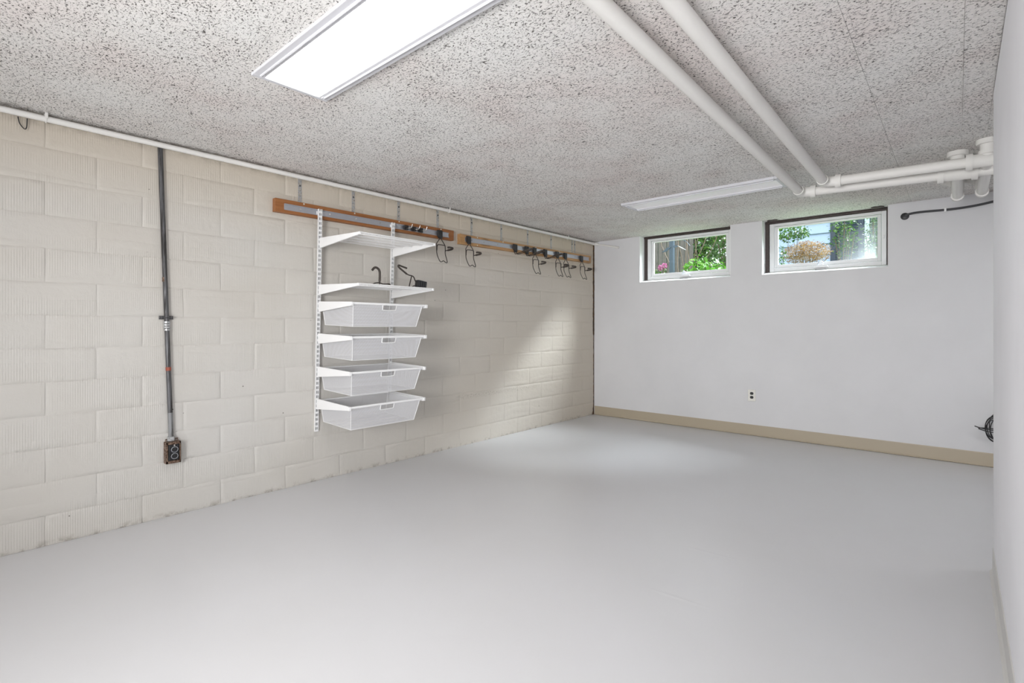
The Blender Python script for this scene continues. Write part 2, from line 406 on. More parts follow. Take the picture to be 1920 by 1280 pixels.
ce = MB().box((-.25, YF-.2, H), (XR+.2, D+TH, H+.3)).build('ceiling', M['ceil']); struct(ce, 'off-white fissured wood fibre ceiling in panels', 'ceiling')
def panel(x0, x1, y0, y1):
    g = .0004; d = .0045; e = .0006
    vs = [(x0+g, y0+g, H+.0005), (x1-g, y0+g, H+.0005), (x1-g, y1-g, H+.0005), (x0+g, y1-g, H+.0005),
          (x0+g, y0+g, H-d+.001), (x1-g, y0+g, H-d+.001), (x1-g, y1-g, H-d+.001), (x0+g, y1-g, H-d+.001),
          (x0+e, y0+e, H-d), (x1-e, y0+e, H-d), (x1-e, y1-e, H-d), (x0+e, y1-e, H-d)]
    fs = [(0,1,5,4),(1,2,6,5),(2,3,7,6),(3,0,4,7),(4,5,9,8),(5,6,10,9),(6,7,11,10),(7,4,8,11),(8,9,10,11)]
    MB().add(vs, fs).build('ceiling_panel', M['ceil'], ce)
xs = [0.0, .26, 1.252, 1.876, 2.50, 3.12, 3.43, XP]
ys = [YF+.0, -1.82, -1.21, -.60, .012, .622, 1.232, 1.842, 2.452, 3.062, 3.672, 4.282, 4.892, D]
for i in range(len(xs)-1):
    yy = ys if i != 0 else [v if v == YF or v == D else v+.236 for v in ys]
    for j in range(len(yy)-1): panel(xs[i], xs[i+1], yy[j], yy[j+1])
for x0, x1 in ((XP, 4.35), (4.35, XR)):
    for y0, y1 in ((YP, 4.282), (4.282, D)): panel(x0, x1, y0, y1)

# base boards
def cove(name, poly, axis, a, b, m, lab):
    struct(MB().prism(poly, axis, a, b).build(name, m), lab, 'baseboard')
cove('baseboard_back', [(D, .0), (D-.016, .0), (D-.012, .004), (D-.005, .014), (D-.0035, .10), (D-.002, .106), (D, .107)], 'x', .012, XR, M['tan'], 'tan vinyl cove baseboard under the end wall')
cove('baseboard_right', [(XP, 0), (XP-.014, 0), (XP-.010, .004), (XP-.004, .014), (XP-.003, .104), (XP, .107)], 'y', YF, YP, M['greybase'], 'grey painted cove baseboard along the partition')
struct(MB().box((.012, D-.0168, .0), (XR, D-.0158, .0022)).build('trim_2', M['darkbrown']), 'thin dark strip at the foot of the tan baseboard', 'trim')  # thin dark brown strip along the baseboard foot
# rotten corner joint between left and back walls
rn = random.Random(3); mb = MB(); N = 90; pv = []
for i in range(N+1):
    z = H*i/N; w = (.020 if z > 1.0 else .011)+rn.uniform(-.003, .004)
    if z < .10: w = .03-.15*z+rn.uniform(0, .008)
    pv.append((z, w))
vs = []
for z, w in pv: vs += [(0, D-w, z), (.0022+rn.uniform(0, .001), D-w*.8, z), (.0055, D-.0012, z), (.008+rn.uniform(0,.003) if z > 1 else .005, D-.0005, z)]
fs = []
for i in range(N):
    for k in range(3): fs.append((i*4+k, i*4+k+1, (i+1)*4+k+1, (i+1)*4+k))
struct(mb.add(vs, fs).build('trim_3', M['crack'], smooth=False), 'dark rotten joint running up the far left corner', 'trim')

# ------------------------------------------------------------------ windows
def window(name, x0, x1, label, glass, hinges):
    w = empty(name, ((x0+x1)/2, D+.12, ZB)); struct(w, label, 'window')
    ox, oy, oz = w.location
    class P(MB):
        def b2(s, a, b): return s.box((a[0]-ox, a[1]-oy, a[2]-oz), (b[0]-ox, b[1]-oy, b[2]-oz))
    Y = D+.12; fx0, fx1 = x0+.042, x1-.024; fz0, fz1 = 1.640, 2.122
    # reveal lining and sloping sill
    r = P(); r.prism([(D-oy+.001, .0005), (Y-oy+.03, .0005), (Y-oy+.03, .030), (Y-oy-.012, .029), (D-oy+.001, .004)], 'x', x0-ox+.001, x1-ox-.001); r.build('window_sill', M['reveal'], w)
    r = P(); r.b2((x0+.0005, D+.001, ZB+.002), (x0+.004, Y-.004, H-.001)); r.b2((x1-.004, D+.001, ZB+.002), (x1-.0005, Y-.004, H-.001)); r.build('reveal_lining', M['reveal'], w)
    # old brown steel frame showing round the newer one
    s = P(); s.b2((x0+.004, Y-.006, fz0-.02), (fx0-.004, Y+.06, H-.001)); s.build('steel_frame', M['steeltrim'], w, .002)
    s = P(); s.b2((fx1+.003, Y-.006, fz0-.02), (x1-.004, Y+.06, H-.001)); s.build('steel_frame', M['steeltrim'], w, .002)
    s = P(); s.b2((x0+.004, Y-.010, fz1+.003), (x1-.004, Y+.06, H-.001)); s.tube([(x0-ox+.006, -.014, fz1-oz+.012), (x1-ox-.006, -.014, fz1-oz+.012)], .007, 8); s.build('steel_frame', M['steeltrim'], w, .0015)
    for hx in hinges:
        s = P(); s.b2((hx-.045, D+.015, H-.012), (hx+.045, Y-.005, H-.0055)); s.b2((hx-.03, D+.004, H-.010), (hx-.012, D+.02, H-.0055)); s.b2((hx+.012, D+.002, H-.010), (hx+.035, D+.02, H-.0055)); s.build('hinge', M['steeltrim'], w, .001)
    # outer vinyl frame (four rails mitred into one) and inner sash
    def ring(mbx, a0, a1, c0, c1, wl, wr, wb, wt, yf, yb):
        mbx.b2((a0, yf, c0), (a0+wl, yb, c1)); mbx.b2((a1-wr, yf, c0), (a1, yb, c1))
        mbx.b2((a0+wl, yf, c0), (a1-wr, yb, c0+wb)); mbx.b2((a0+wl, yf, c1-wt), (a1-wr, yb, c1)); return mbx
    ring(P(), fx0, fx1, fz0, fz1, .042, .036, .036, .026, Y, Y+.045).build('window_frame', M['vinyl'], w, .003)
    sx0, sx1, sz0, sz1 = fx0+.046, fx1-.040, fz0+.040, fz1-.029
    ring(P(), sx0, sx1, sz0, sz1, .030, .026, .030, .018, Y+.010, Y+.035).build('sash', M['vinyl'], w, .003)
    P().b2((sx0+.028, Y+.018, sz0+.028), (sx1-.024, Y+.022, sz1-.016)).build('glass_pane', glass, w)
    for lx in (fx0+.020, fx1-.018):
        l = P(); l.b2((lx-.004, Y-.004, 1.86), (lx+.004, Y+.002, 1.905)); l.tube([(lx-ox, -.004, 1.875-oz), (lx-ox, -.014, 1.885-oz), (lx-ox, -.016, 1.905-oz)], .003, 8); l.build('latch', M['vinyl'], w, .001)
    cx = (fx0+fx1)/2-.02
    c = P(); c.prism([(-.062, 0), (.062, 0), (.05, .020), (.03, .026), (-.03, .026), (-.05, .020)], 'y', -.030, -.001)
    c.v = [(v[0]+cx-ox, v[1], v[2]+fz0-oz+.012) for v in c.v]; c.build('crank_base', M['vinyl'], w, .002)
    hz = fz0-oz+.034
    c = P(); c.tube(smooth_path([(cx-ox+.012, -.018, hz), (cx-ox+.016, -.03, hz+.02), (cx-ox-.01, -.036, hz+.038), (cx-ox-.022, -.034, hz+.018), (cx-ox-.03, -.03, hz+.004)]), .005, 8); c.tube([(cx-ox-.010, -.036, hz+.036), (cx-ox-.002, -.050, hz+.044)], .008, 10); c.build('crank_handle', M['silver'], w)
    P().b2((cx-.05, Y-.05, ZB+.024), (cx+.05, Y-.004, ZB+.031)).build('crank_cover', M['galv'], w, .002)
    return w
window('window_1', W[0][0], W[0][1], 'small white hopper window nearest the left wall, shrubs behind', M['glass'], [])
window('window_2', W[1][0], W[1][1], 'small white hopper window nearest the partition, blue house behind', M['haze'], [W[1][0]+.09, W[1][1]-.08])

# ------------------------------------------------------------------ ceiling light fixtures
def fixture(x0, x1, y0, y1, lens, label, drop=.012):
    f = empty('ceiling_light', ((x0+x1)/2, (y0+y1)/2, H)); tag(f, label, 'light fixture')
    hx, hy = (x1-x0)/2, (y1-y0)/2; z0 = -.0046; wd_ = .048
    m = MB()
    m.box((-hx, -hy, z0-drop), (-hx+wd_*.45, hy, z0)).box((hx-wd_*.45, -hy, z0-drop), (hx, hy, z0))
    m.box((-hx+wd_*.45, -hy, z0-drop), (hx-wd_*.45, -hy+wd_, z0)).box((-hx+wd_*.45, hy-wd_, z0-drop), (hx-wd_*.45, hy, z0))
    m.build('frame', M['fixture'], f, .003)
    m = MB()
    for s in (-1, 1): m.tube([(-hx+.03, s*(hy-.028), z0-drop-.001), (hx-.03, s*(hy-.028), z0-drop-.001)], .005, 8)
    m.build('door_ridge', M['fixture'], f)
    MB().box((-hx+wd_*.45, -hy+wd_, z0-drop*.45), (hx-wd_*.45, hy-wd_, z0-drop*.3)).build('lens', lens, f)
    for s in (-1, 1):
        MB().box((-hx+.028, s*(hy-.036)-.002, z0-drop-.004), (-hx+.044, s*(hy-.036)+.002, z0-drop)).build('latch', M['fixture'], f)
    return f
fixture(1.213, 2.433, .862, 1.195, M['lens'], 'bright lit flat ceiling light nearest the camera')
fixture(1.250, 2.470, 3.868, 4.160, M['lens_dim'], 'dim flat ceiling light crossed by the white pipe near the windows', .020)
fixture(1.213, 2.433, -1.50, -1.17, M['fill_lens_rear'], 'added unseen ceiling light behind the camera, extra fill')  # added out of view as extra fill
fixture(4.0, 5.2, 3.9, 4.23, M['fill_lens_bay'], 'added unseen ceiling light in the bay beyond the partition, extra fill')  # added out of view to lift the far end of the room

# ------------------------------------------------------------------ thin conduit along the left wall top
px, pz, pr = .030, 2.118, .0155
cp = empty('ceiling_conduit', (px, 0, pz)); tag(cp, 'thin white painted pipe running along the top of the block wall', 'pipe')
MB().tube([(0, YF+.01, 0), (0, 2.0, .001), (0, D-.06, .002)], pr, 12).build('pipe', M['pvc'], cp)
el = [(0, D-.075, .002), (0, D-.045, .002), (.012, D-.028, -.001), (.04, D-.020, -.008)]
MB().tube(el, pr*1.25, 12).build('elbow', M['pvc'], cp)
MB().tube([(.04, D-.020, -.008), (.18, D-.019, -.038), (.315, D-.019, -.074)], pr*.62, 10).build('pipe', M['pvc'], cp)
MB().tube([(.26, D-.019, -.0593), (.330, D-.019, -.078)], pr*.85, 12).build('end_cap', M['pvc'], cp)
for y in (.36, 3.0, 4.82):
    m = MB(); m.tube(arc((0, y, 0), pr+.0015, -PI, 0, 10, 'xz'), .0028, 6); m.box((-.019, y-.006, 0), (-.0145, y+.006, H-pz-.0045)); m.box((.0145, y-.006, 0), (.019, y+.006, H-pz-.0045)); m.build('pipe_strap', M['pvc'], cp)
# little loop of wire
tag(MB().tube(smooth_path([(.012, .262, 2.105), (.012, .268, 2.075), (.014, .284, 2.052), (.015, .292, 2.062), (.014, .294, 2.105)]), .0022, 6).build('wire_loop', M['cable']), 'tiny black wire loop hanging under the thin ceiling pipe', 'wire')

# ------------------------------------------------------------------ galvanized straps above the rails
ordn = ['first', 'second', 'third', 'fourth', 'fifth', 'sixth', 'seventh', 'eighth', 'ninth', 'tenth']
def strap(z0, z1):
    m = MB(); w = .012
    m.box((0, -w, 0), (.0016, w, .006)); n = 5; st = (z1-z0)/n
    for i in range(n):
        a = i*st
        m.box((0, -w, a), (.0016, -.004, a+st)); m.box((0, .004, a), (.0016, w, a+st))
        m.box((0, -.004, a), (.0016, .004, a+st*.45))
    return m
sy = [1.66+.4115*k for k in range(9)]+[5.005]
base_strap = None
for k, y in enumerate(sy):
    t = empty('metal_strap', (.0012, y, 1.945)); 
    if base_strap is None:
        base_strap = strap(1.945, 2.12).build('strip', M['galv'], t, smooth=False)
        sc = MB(); sc.tube([(.001, 0, .120), (.006, 0, .120)], .006, 8); sc0 = sc.build('screw', M['conduit'], t)
    else:
        for src in (base_strap, sc0):
            c = src.copy(); COL.objects.link(c); c.parent = t
    if k < 4: lb = f'slotted galvanized strap above the reddish rail, {ordn[k]} from its left end'
    else: lb = f'slotted galvanized strap above the pale rail, {ordn[k-4]} from its left end'
    if k == 9: lb = 'dull slotted strap above the pale rail, doubled up beside the last strap'
    tag(t, lb, 'metal strap', 'galvanized straps above the wooden rails')
sy9 = sy

# ------------------------------------------------------------------ wooden rails with aluminium track
def rail(name, y0, y1, zc0, zc1, wood, lab, ty0, ty1, zt0, zt1, scr, tscr):
    r = empty(name, (0, y0, zc0)); tag(r, lab, 'rail')
    k = (zc1-zc0)/(y1-y0)
    def bar(mb, ya, yb, dz, hh, xa, xb):
        za, zb = (ya-y0)*k+dz, (yb-y0)*k+dz
        v = []
        for (yy, zz) in ((ya, za), (yb, zb)):
            v += [(xa, yy-y0, zz-hh), (xb, yy-y0, zz-hh), (xb, yy-y0, zz+hh), (xa, yy-y0, zz+hh)]
        return mb.add(v, [(0,1,2,3),(7,6,5,4),(0,4,5,1),(1,5,6,2),(2,6,7,3),(3,7,4,0)])
    bar(MB(), y0, y1, 0, .0445, .0, .040).build('board', wood, r, .002)
    t = MB(); dz = zt0-zc0-(ty0-y0)*k
    bar(t, ty0, ty1, dz, .0205, .040, .0425); bar(t, ty0, ty1, dz+.0185, .0025, .0425, .050); bar(t, ty0, ty1, dz-.0165, .0045, .0425, .049)
    t.build('track', M['alu'], r, .0008, smooth=False)
    for y, dd in scr:
        MB().tube([(.039, y-y0, (y-y0)*k+dd), (.0425, y-y0, (y-y0)*k+dd)], .0055, 10).build('screw', M['screw'], r)
    for y in tscr:
        MB().tube([(.042, y-y0, (y-y0)*k+dz+.002), (.0455, y-y0, (y-y0)*k+dz+.002)], .005, 10).build('screw', M['chrome'], r)
    return r
rail('wall_rail', 1.475, 3.050, 1.898, 1.903, M['wood1'], 'reddish stained wooden rail with aluminium track above the white shelves', 1.533, 2.985, 1.893, 1.8955,
     [(1.67, .036), (2.06, .036), (2.46, .036), (2.90, .036)], [1.645, 1.86, 2.07, 2.28, 2.47])
rail('wall_rail', 3.140, 5.300, 1.887, 1.914, M['wood2'], 'pale pine rail with aluminium track nearest the far corner', 3.185, 5.25, 1.888, 1.905,
     [(3.345, .036), (3.70, .036), (4.22, .036), (4.64, .036), (3.345, -.036)], [3.27, 3.43, 3.62, 4.95])
MB().box((.001, 3.128, 1.842), (.041, 3.1395, 1.934)).build('end_block', M['wood2'], bpy.data.objects['wall_rail.001']).location = (0, -3.140, -1.887)

# ------------------------------------------------------------------ white shelving
TH_ = .035
ORG = Vector((.068, 0, 1.90))
RM = Matrix.Translation(ORG) @ Matrix.Rotation(TH_, 4, 'Y')
def unit_empty(name, lx, y, z):
    e = empty(name); e.matrix_world = RM @ Matrix.Translation((lx, y, z-1.90)); return e
Y1, Y2 = 1.777, 2.388
def standard(y, zb, lab):
    e = unit_empty('wall_standard', 0, y, zb); tag(e, lab, 'shelf upright', 'white shelf uprights')
    zt = 1.915-zb; m = MB()
    m.box((-.016, -.0125, 0), (-.001, -.0100, zt)).box((-.016, .0100, 0), (-.001, .0125, zt)).box((-.003, -.0015, 0), (0, .0015, zt))
    m.box((-.003, -.0125, 0), (0, -.0085, zt)).box((-.003, .0085, 0), (0, .0125, zt))
    z = 0; first = True
    while z < zt-.001:   # webs between the slots in both columns
        for a, b in ((-.0085, -.0015), (.0015, .0085)): m.box((-.003, a, z), (0, b, min(z+.013, zt)))
        z += .032
    m.build('channel', M['white_metal'], e, smooth=False)
    m = MB().box((-.0155, -.010, .002), (-.0140, .010, zt-.002)); m.build('slot_shadow_back', mat('slot_shade_grey', (.30,.30,.30), .6), e)  # shade inside the slots put into this grey backing
    m = MB().box((-.026, -.0075, zt-.052), (-.0165, .0075, zt-.006)).box((-.022, -.020, zt-.036), (-.0165, -.0135, zt-.016)); m.build('hanger_clip', M['white_metal'], e, .001)
    return e
standard(Y1, .352, 'left white slotted shelf upright, nearest the black conduit')
standard(Y2, .55, 'right white slotted shelf upright behind the shelves')

def bracket_mb(L, h0, h1, t=.0055):
    m = MB()
    m.prism([(.0005, 0), (L, 0), (L, -h1), (.0005, -h0)], 'y', -t, t)
    m.prism([(-.010, -.012), (.0005, -.012), (.0005, -h0+.012), (-.010, -h0+.012)], 'y', -.0012, .0012)
    return m
def shelf(z, L, lab, bra=.072):
    e = unit_empty('wire_shelf', 0, Y1, z); tag(e, lab, 'shelf', 'white wire shelves')
    Wd = Y2-Y1
    for y in (0, Wd):
        o = bracket_mb(L, bra, .016).build('bracket', M['white_metal'], e, .0012); o.location = (0, y, 0)
    m = MB(); n = 46
    for i in range(1, n):
        y = .008+(Wd-.016)*i/n
        m.tube([(.014, y, -.0035), (L-.004, y, -.0035)], .0011, 5, caps=False)
    o = m.build('deck_wires', M['white_metal'], e); o['kind'] = 'stuff'
    for lx in (.012, .13, .25, .37, L-.012):
        MB().tube([(lx, .006, -.0075), (lx, Wd-.006, -.0075)], .0032, 8).build('cross_rod', M['white_metal'], e)
    for dz in (-.0015, -.0135):
        MB().tube([(L-.002, -.006, dz), (L-.002, Wd+.006, dz)], .0034, 8).build('front_rod', M['white_metal'], e)
    m = MB()
    for i in range(0, 24): 
        y = Wd*(i+.5)/24; m.tube([(L-.001, y, -.002), (L-.001, y, -.013)], .0014, 5)
    o = m.build('front_ladder', M['white_metal'], e); o['kind'] = 'stuff'
    for s in (0, Wd):
        m = MB().box((L-.012, s-.0075, -.018), (L+.003, s+.0075, .0015)); m.build('end_cap', M['white_metal'], e, .003)
    return e
shelf(1.714, .505, 'upper empty white wire shelf just below the reddish rail')
sh2 = shelf(1.388, .500, 'lower white wire shelf holding two dark hooks')

def basket(topy0, topy1, L):
    # walls of perforated steel tapering to the floor, the front one with a hand hole
    ins = .030; hgt = .163
    T = [(.012, topy0), (L, topy0), (L, topy1), (.012, topy1)]; Bq = [(.012+ins*.6, topy0+ins*.6), (L-ins, topy0+ins*.6), (L-ins, topy1-ins), (.012+ins*.6, topy1-ins)]
    m = MB()
    Pt = [Vector((a, b_, -.012)) for a, b_ in T]; Pb = [Vector((a, b_, -hgt)) for a, b_ in Bq]
    for i in (0, 2, 3):
        j = (i+1) % 4; m.add([Pt[i], Pt[j], Pb[j], Pb[i]], [(0,1,2,3)])
    m.add(Pb, [(0,1,2,3)])
    # front (between corner 1 and 2)
    def F(u, v): return Pt[1].lerp(Pt[2], u).lerp(Pb[1].lerp(Pb[2], u), v)
    c = (topy1-topy0); u0, u1, v1 = .5-.055/c, .5+.055/c, .25
    us = [0, u0, u1, 1]; vs = [0, v1, 1]
    for a in range(3):
        for b_ in range(2):
            if a == 1 and b_ == 0: continue
            m.add([F(us[a], vs[b_]), F(us[a+1], vs[b_]), F(us[a+1], vs[b_+1]), F(us[a], vs[b_+1])], [(0,1,2,3)])
    loop = [F(u0, 0), F(u0, v1*.75), F(u0+.02, v1), F(u1-.02, v1), F(u1, v1*.75), F(u1, 0)]
    rods = [(Pt[1], Pb[1]), (Pt[2], Pb[2]), (Pt[0], Pb[0]), (Pt[3], Pb[3])]
    bots = [(Pb[i], Pb[(i+1) % 4]) for i in range(4)]
    return m, [p+Vector((.002, 0, 0)) for p in loop], rods, bots
Ld = .420
def drawer(z, lab, labf, L):
    f = unit_empty('drawer_frame', 0, Y1, z); tag(f, labf, 'drawer frame', 'white drawer frames')
    Wd = Y2-Y1
    for y in (0, Wd):
        o = bracket_mb(L, .074, .026).build('bracket', M['white_metal'], f, .0012); o.location = (0, y, 0)
        m = MB().box((L-.004, y-.009, -.026), (L+.010, y+.009, -.001)); m.cyl((L+.009, y, -.013), (L+.012, y, -.013), .0035, 10); m.build('end_cap', M['white_metal'], f, .003)
        s = 1 if y == 0 else -1
        MB().box((.02, min(y+s*.006, y+s*.013), -.018), (L-.004, max(y+s*.006, y+s*.013), -.0145)).build('runner', M['white_metal'], f)
    MB().tube([(.010, .006, -.010), (.010, Wd-.006, -.010)], .004, 8).build('back_bar', M['white_metal'], f)
    d = unit_empty('mesh_drawer', 0, Y1, z); tag(d, lab, 'drawer', 'white mesh drawers')
    a, b_ = .016, Wd-.030
    m, loop, rods, bots = basket(a, b_, L-.004)
    m.build('basket', M['mesh'], d, smooth=False)
    q = .0045
    MB().tube([(.014, a-.001, -.010), (L-.002, a-.001, -.010), (L-.002, b_+.001, -.010), (.014, b_+.001, -.010)], q*.8, 8, closed=True).build('rim', M['white_metal'], d)
    m = MB(); m.prism([(L-.006, -.002), (L+.004, -.002), (L+.006, -.006), (L+.004, -.016), (L-.002, -.016)], 'y', .006, Wd-.004); m.build('front_bar', M['white_metal'], d, .0012)
    m = MB()
    for p0, p1 in rods: m.tube([p0, p1], .0022, 6)
    for p0, p1 in bots: m.tube([p0, p1], .0018, 6)
    m.build('corner_wires', M['white_metal'], d)
    MB().tube(smooth_path(loop, 3), .0032, 8).build('handle', M['white_metal'], d)
    return d
names = ['topmost', 'second from top', 'third from top', 'lowest']
for z, nm in zip((1.270, 1.046, .813, .585), names):
    drawer(z, f'white steel mesh drawer, {nm} of the stack', f'white bracket frame carrying the {nm} mesh drawer'.replace('second from top', 'second').replace('third from top', 'third'), Ld if z > 1 else Ld-.002)

# ------------------------------------------------------------------ hooks
def bike_hook(loc, lab, group='dark bicycle hooks hanging from the rails', lean=0.0):
    e = empty('bike_hook', loc); tag(e, lab, 'hook', group)
    m = MB(); m.box((0, -.024, -.030), (.020, .024, .030)); m.box((.004, -.020, -.040), (.022, .020, -.028)); m.box((-.001, -.024, .021), (.008, .024, .034))
    m.build('clip', M['black'], e, .004)
    m = MB()
    m.tube(smooth_path([(.014, -.010, -.030), (.016, -.012, -.048), (.020, -.045, -.088), (.024, -.049, -.110), (.026, -.049, -.168), (.040, -.046, -.210), (.056, -.036, -.246),
                        (.058, -.018, -.2445), (.056, 0, -.236), (.058, .018, -.246), (.058, .036, -.250), (.056, .042, -.240), (.040, .046, -.205), (.026, .047, -.168), (.024, .047, -.110), (.020, .043, -.088), (.016, .012, -.048), (.014, .010, -.030)], 4), .0036, 8)
    m.build('wire_frame', M['wire'], e)
    MB().tube(smooth_path([(.0265, -.048, -.150), (.029, -.046, -.108), (.033, -.030, -.099), (.033, .030, -.099), (.029, .044, -.108), (.0265, .047, -.150)], 4), .0036, 8).build('crossbar', M['wire'], e)
    MB().tube([(.028, .047, -.142), (.075, .048, -.140)], .0042, 8).build('arm', M['wire'], e)
    MB().tube(smooth_path([(.056, .048, -.141), (.085, .049, -.139), (.112, .049, -.136), (.120, .046, -.128), (.098, .036, -.122), (.078, .030, -.121)], 4), .0082, 10).build('rubber_sleeve', M['rubber'], e)
    return e
def loop_hook(loc, lab):
    e = empty('loop_hook', loc); tag(e, lab, 'hook', 'dark folding loop hooks on the pale rail')
    m = MB(); m.box((0, -.024, -.030), (.022, .024, .030)); m.box((.004, -.019, -.050), (.024, .019, -.028)); m.box((-.001, -.024, .021), (.008, .024, .034)); m.build('clip', M['black'], e, .004)
    MB().tube(smooth_path([(.014, -.012, -.046), (.020, -.014, -.064), (.045, -.020, -.070), (.150, -.026, -.052), (.215, -.022, -.040), (.228, 0, -.036), (.215, .022, -.038), (.150, .026, -.050), (.045, .020, -.068), (.020, .014, -.062), (.014, .012, -.046)], 4), .0040, 8).build('wire_loop', M['wire'], e)
    MB().tube(smooth_path([(.130, -.0265, -.055), (.215, -.022, -.040), (.228, 0, -.036), (.215, .022, -.038), (.130, .0265, -.053)], 4), .0068, 8).build('rubber_sleeve', M['rubber'], e)
    return e
tx = .0495
bike_hook((tx, 2.872, 1.893), 'dark bicycle hook on the reddish rail beside the upper shelf tip')
bike_hook((tx, 3.215, 1.888), 'dark bicycle hook at the near end of the pale rail')
bike_hook((tx, 4.176, 1.896), 'dark bicycle hook on the pale rail between folding loop hooks')
bike_hook((tx, 4.580, 1.899), 'dark bicycle hook on the pale rail, left of the close pair')
bike_hook((tx, 4.735, 1.900), 'dark bicycle hook on the pale rail, right of the close pair')
bike_hook((tx, 5.065, 1.902), 'dark bicycle hook nearest the far corner')
loop_hook((tx, 3.862, 1.893), 'dark folding loop hook, leftmost on the pale rail')
loop_hook((tx, 4.045, 1.894), 'dark folding loop hook, middle one on the pale rail')
loop_hook((tx, 4.360, 1.898), 'dark folding loop hook, rightmost on the pale rail')
for k, y in enumerate((2.515, 2.592, 2.664)):
    e = empty('peg_hook', (tx, y, 1.894)); tag(e, f"small black clip hook with silver peg, {['left', 'middle', 'right'][k]} of three on reddish rail", 'hook', 'small silver peg hooks on the reddish rail')
    MB().box((0, -.020, -.018), (.018, .020, .019)).box((.016, -.012, -.020), (.026, .012, .004)).build('clip', M['black'], e, .003)
    MB().tube(smooth_path([(.016, .004, -.004), (.045, .012, -.004), (.062, .016, .002), (.070, .018, .024)], 4), .0035, 8).build('peg', M['chrome'], e)

# two loose hooks lying on the lower shelf
def onshelf(x): return 1.388 - (x-.045)*TH_ + .0008
x0 = .42; zs = onshelf(x0)
e = empty('cane_hook', (x0, 2.02, zs)); tag(e, 'dark hook like a cane standing on the lower wire shelf', 'hook')
MB().tube(smooth_path([(0, .001, .030), (0, .002, .085), (0, -.004, .108), (0, -.020, .121), (0, -.036, .122), (0, -.048, .114), (0, -.058, .101)], 4), .0078, 10).build('rubber_sleeve', M['rubber'], e)
MB().tube(smooth_path([(0, -.055, .004), (0, -.040, .014), (0, -.012, .020), (0, .004, .020), (0, .030, .013), (.004, .074, .016), (.01, .080, .010), (.03, .050, .0045)], 4), .0038, 8).tube([(0, .001, .035), (0, .001, .004)], .005, 8).build('wire_base', M['wire'], e)
e = empty('bike_hook', (x0, 2.28, zs)); tag(e, 'dark bicycle hook lying tipped over on the lower wire shelf', 'hook')
MB().tube(smooth_path([(0, -.030, .140), (0, -.075, .150), (0, -.098, .155), (0, -.104, .148), (0, -.092, .136), (0, -.030, .098)], 4), .0066, 10).build('rubber_sleeve', M['rubber'], e)
MB().tube(smooth_path([(0, -.034, .100), (0, -.010, .092), (0, .018, .088), (0, .034, .078), (0, .048, .052), (0, .064, .040)], 4), .0042, 8).tube([(0, .014, .088), (.0, -.010, .005)], .0042, 8).tube(smooth_path([(0, .018, .006), (0, .032, .016), (0, .060, .018)], 4), .0038, 8).tube(smooth_path([(.01, -.13, .0045), (.01, -.06, .006), (.012, -.02, .0045)], 3), .0034, 8).build('wire_frame', M['wire'], e)
o = MB().box((-.020, -.040, -.026), (.020, .040, .026)); 
for k in range(4): o.box((.019, -.032+k*.018, -.022), (.024, -.022+k*.018, .022))
o = o.build('clip', M['black'], e, .003); o.location = (0, .098, .031); o.rotation_euler = (math.radians(-7), 0, 0)

# ------------------------------------------------------------------ surface conduit and rusty socket on the left wall
def cpt(z): 
    t = (2.13-z)/(2.13-.425); return (.015, .840+.055*t, z)
e = empty('wall_conduit', cpt(.42)); tag(e, 'tarnished vertical steel conduit fixed to the cream block wall', 'conduit')
E0 = Vector(cpt(.42))
def rel(p): return tuple(Vector(p)-E0)
MB().tube([rel(cpt(2.135)), rel(cpt(1.5)), rel(cpt(1.0)), rel(cpt(.445))], .0125, 12).build('tube', M['conduit'], e)
MB().tube([rel(cpt(z)) for z in (.60, .445)], .0128, 12).build('bare_end', mat_rust('worn_conduit_end', (.26,.265,.27), (.13,.125,.12), .5, .5, 60, .08), e)
MB().tube([rel((.014, cpt(z)[1], z)) for z in (.862, .842)], .0138, 12).build('paint_band', M['red'], e)
MB().tube([rel((.014, cpt(z)[1]-.001, z)) for z in (1.375, 1.350)], .0132, 12).build('rust_band', M['rust'], e)
c = rel(cpt(1.145)); m = MB(); m.box((c[0]-.016, c[1]-.034, c[2]-.010), (c[0]-.004, c[1]+.034, c[2]+.010)); m.tube(arc((c[0], c[1], c[2]), .0145, -PI/2, PI/2, 8, 'xy'), .004, 6)
for s in (-1, 1): m.cyl((c[0]-.006, c[1]+s*.026, c[2]), (c[0]+.006, c[1]+s*.026, c[2]), .0065, 6)
m.build('clamp', M['conduit'], e, smooth=False)
for k in range(4):
    c = rel(cpt(1.118-.014*k)); MB().tube([(c[0], c[1], c[2]+.005), (c[0], c[1], c[2]-.005)], .0175-.0008*(k % 2)*2, 14).build('coupling_ring', M['galv'], e)
c = rel(cpt(.452)); MB().tube([(c[0], c[1], c[2]+.010), (c[0], c[1], c[2]-.014)], .019, 6).build('lock_nut', M['galv'], e)

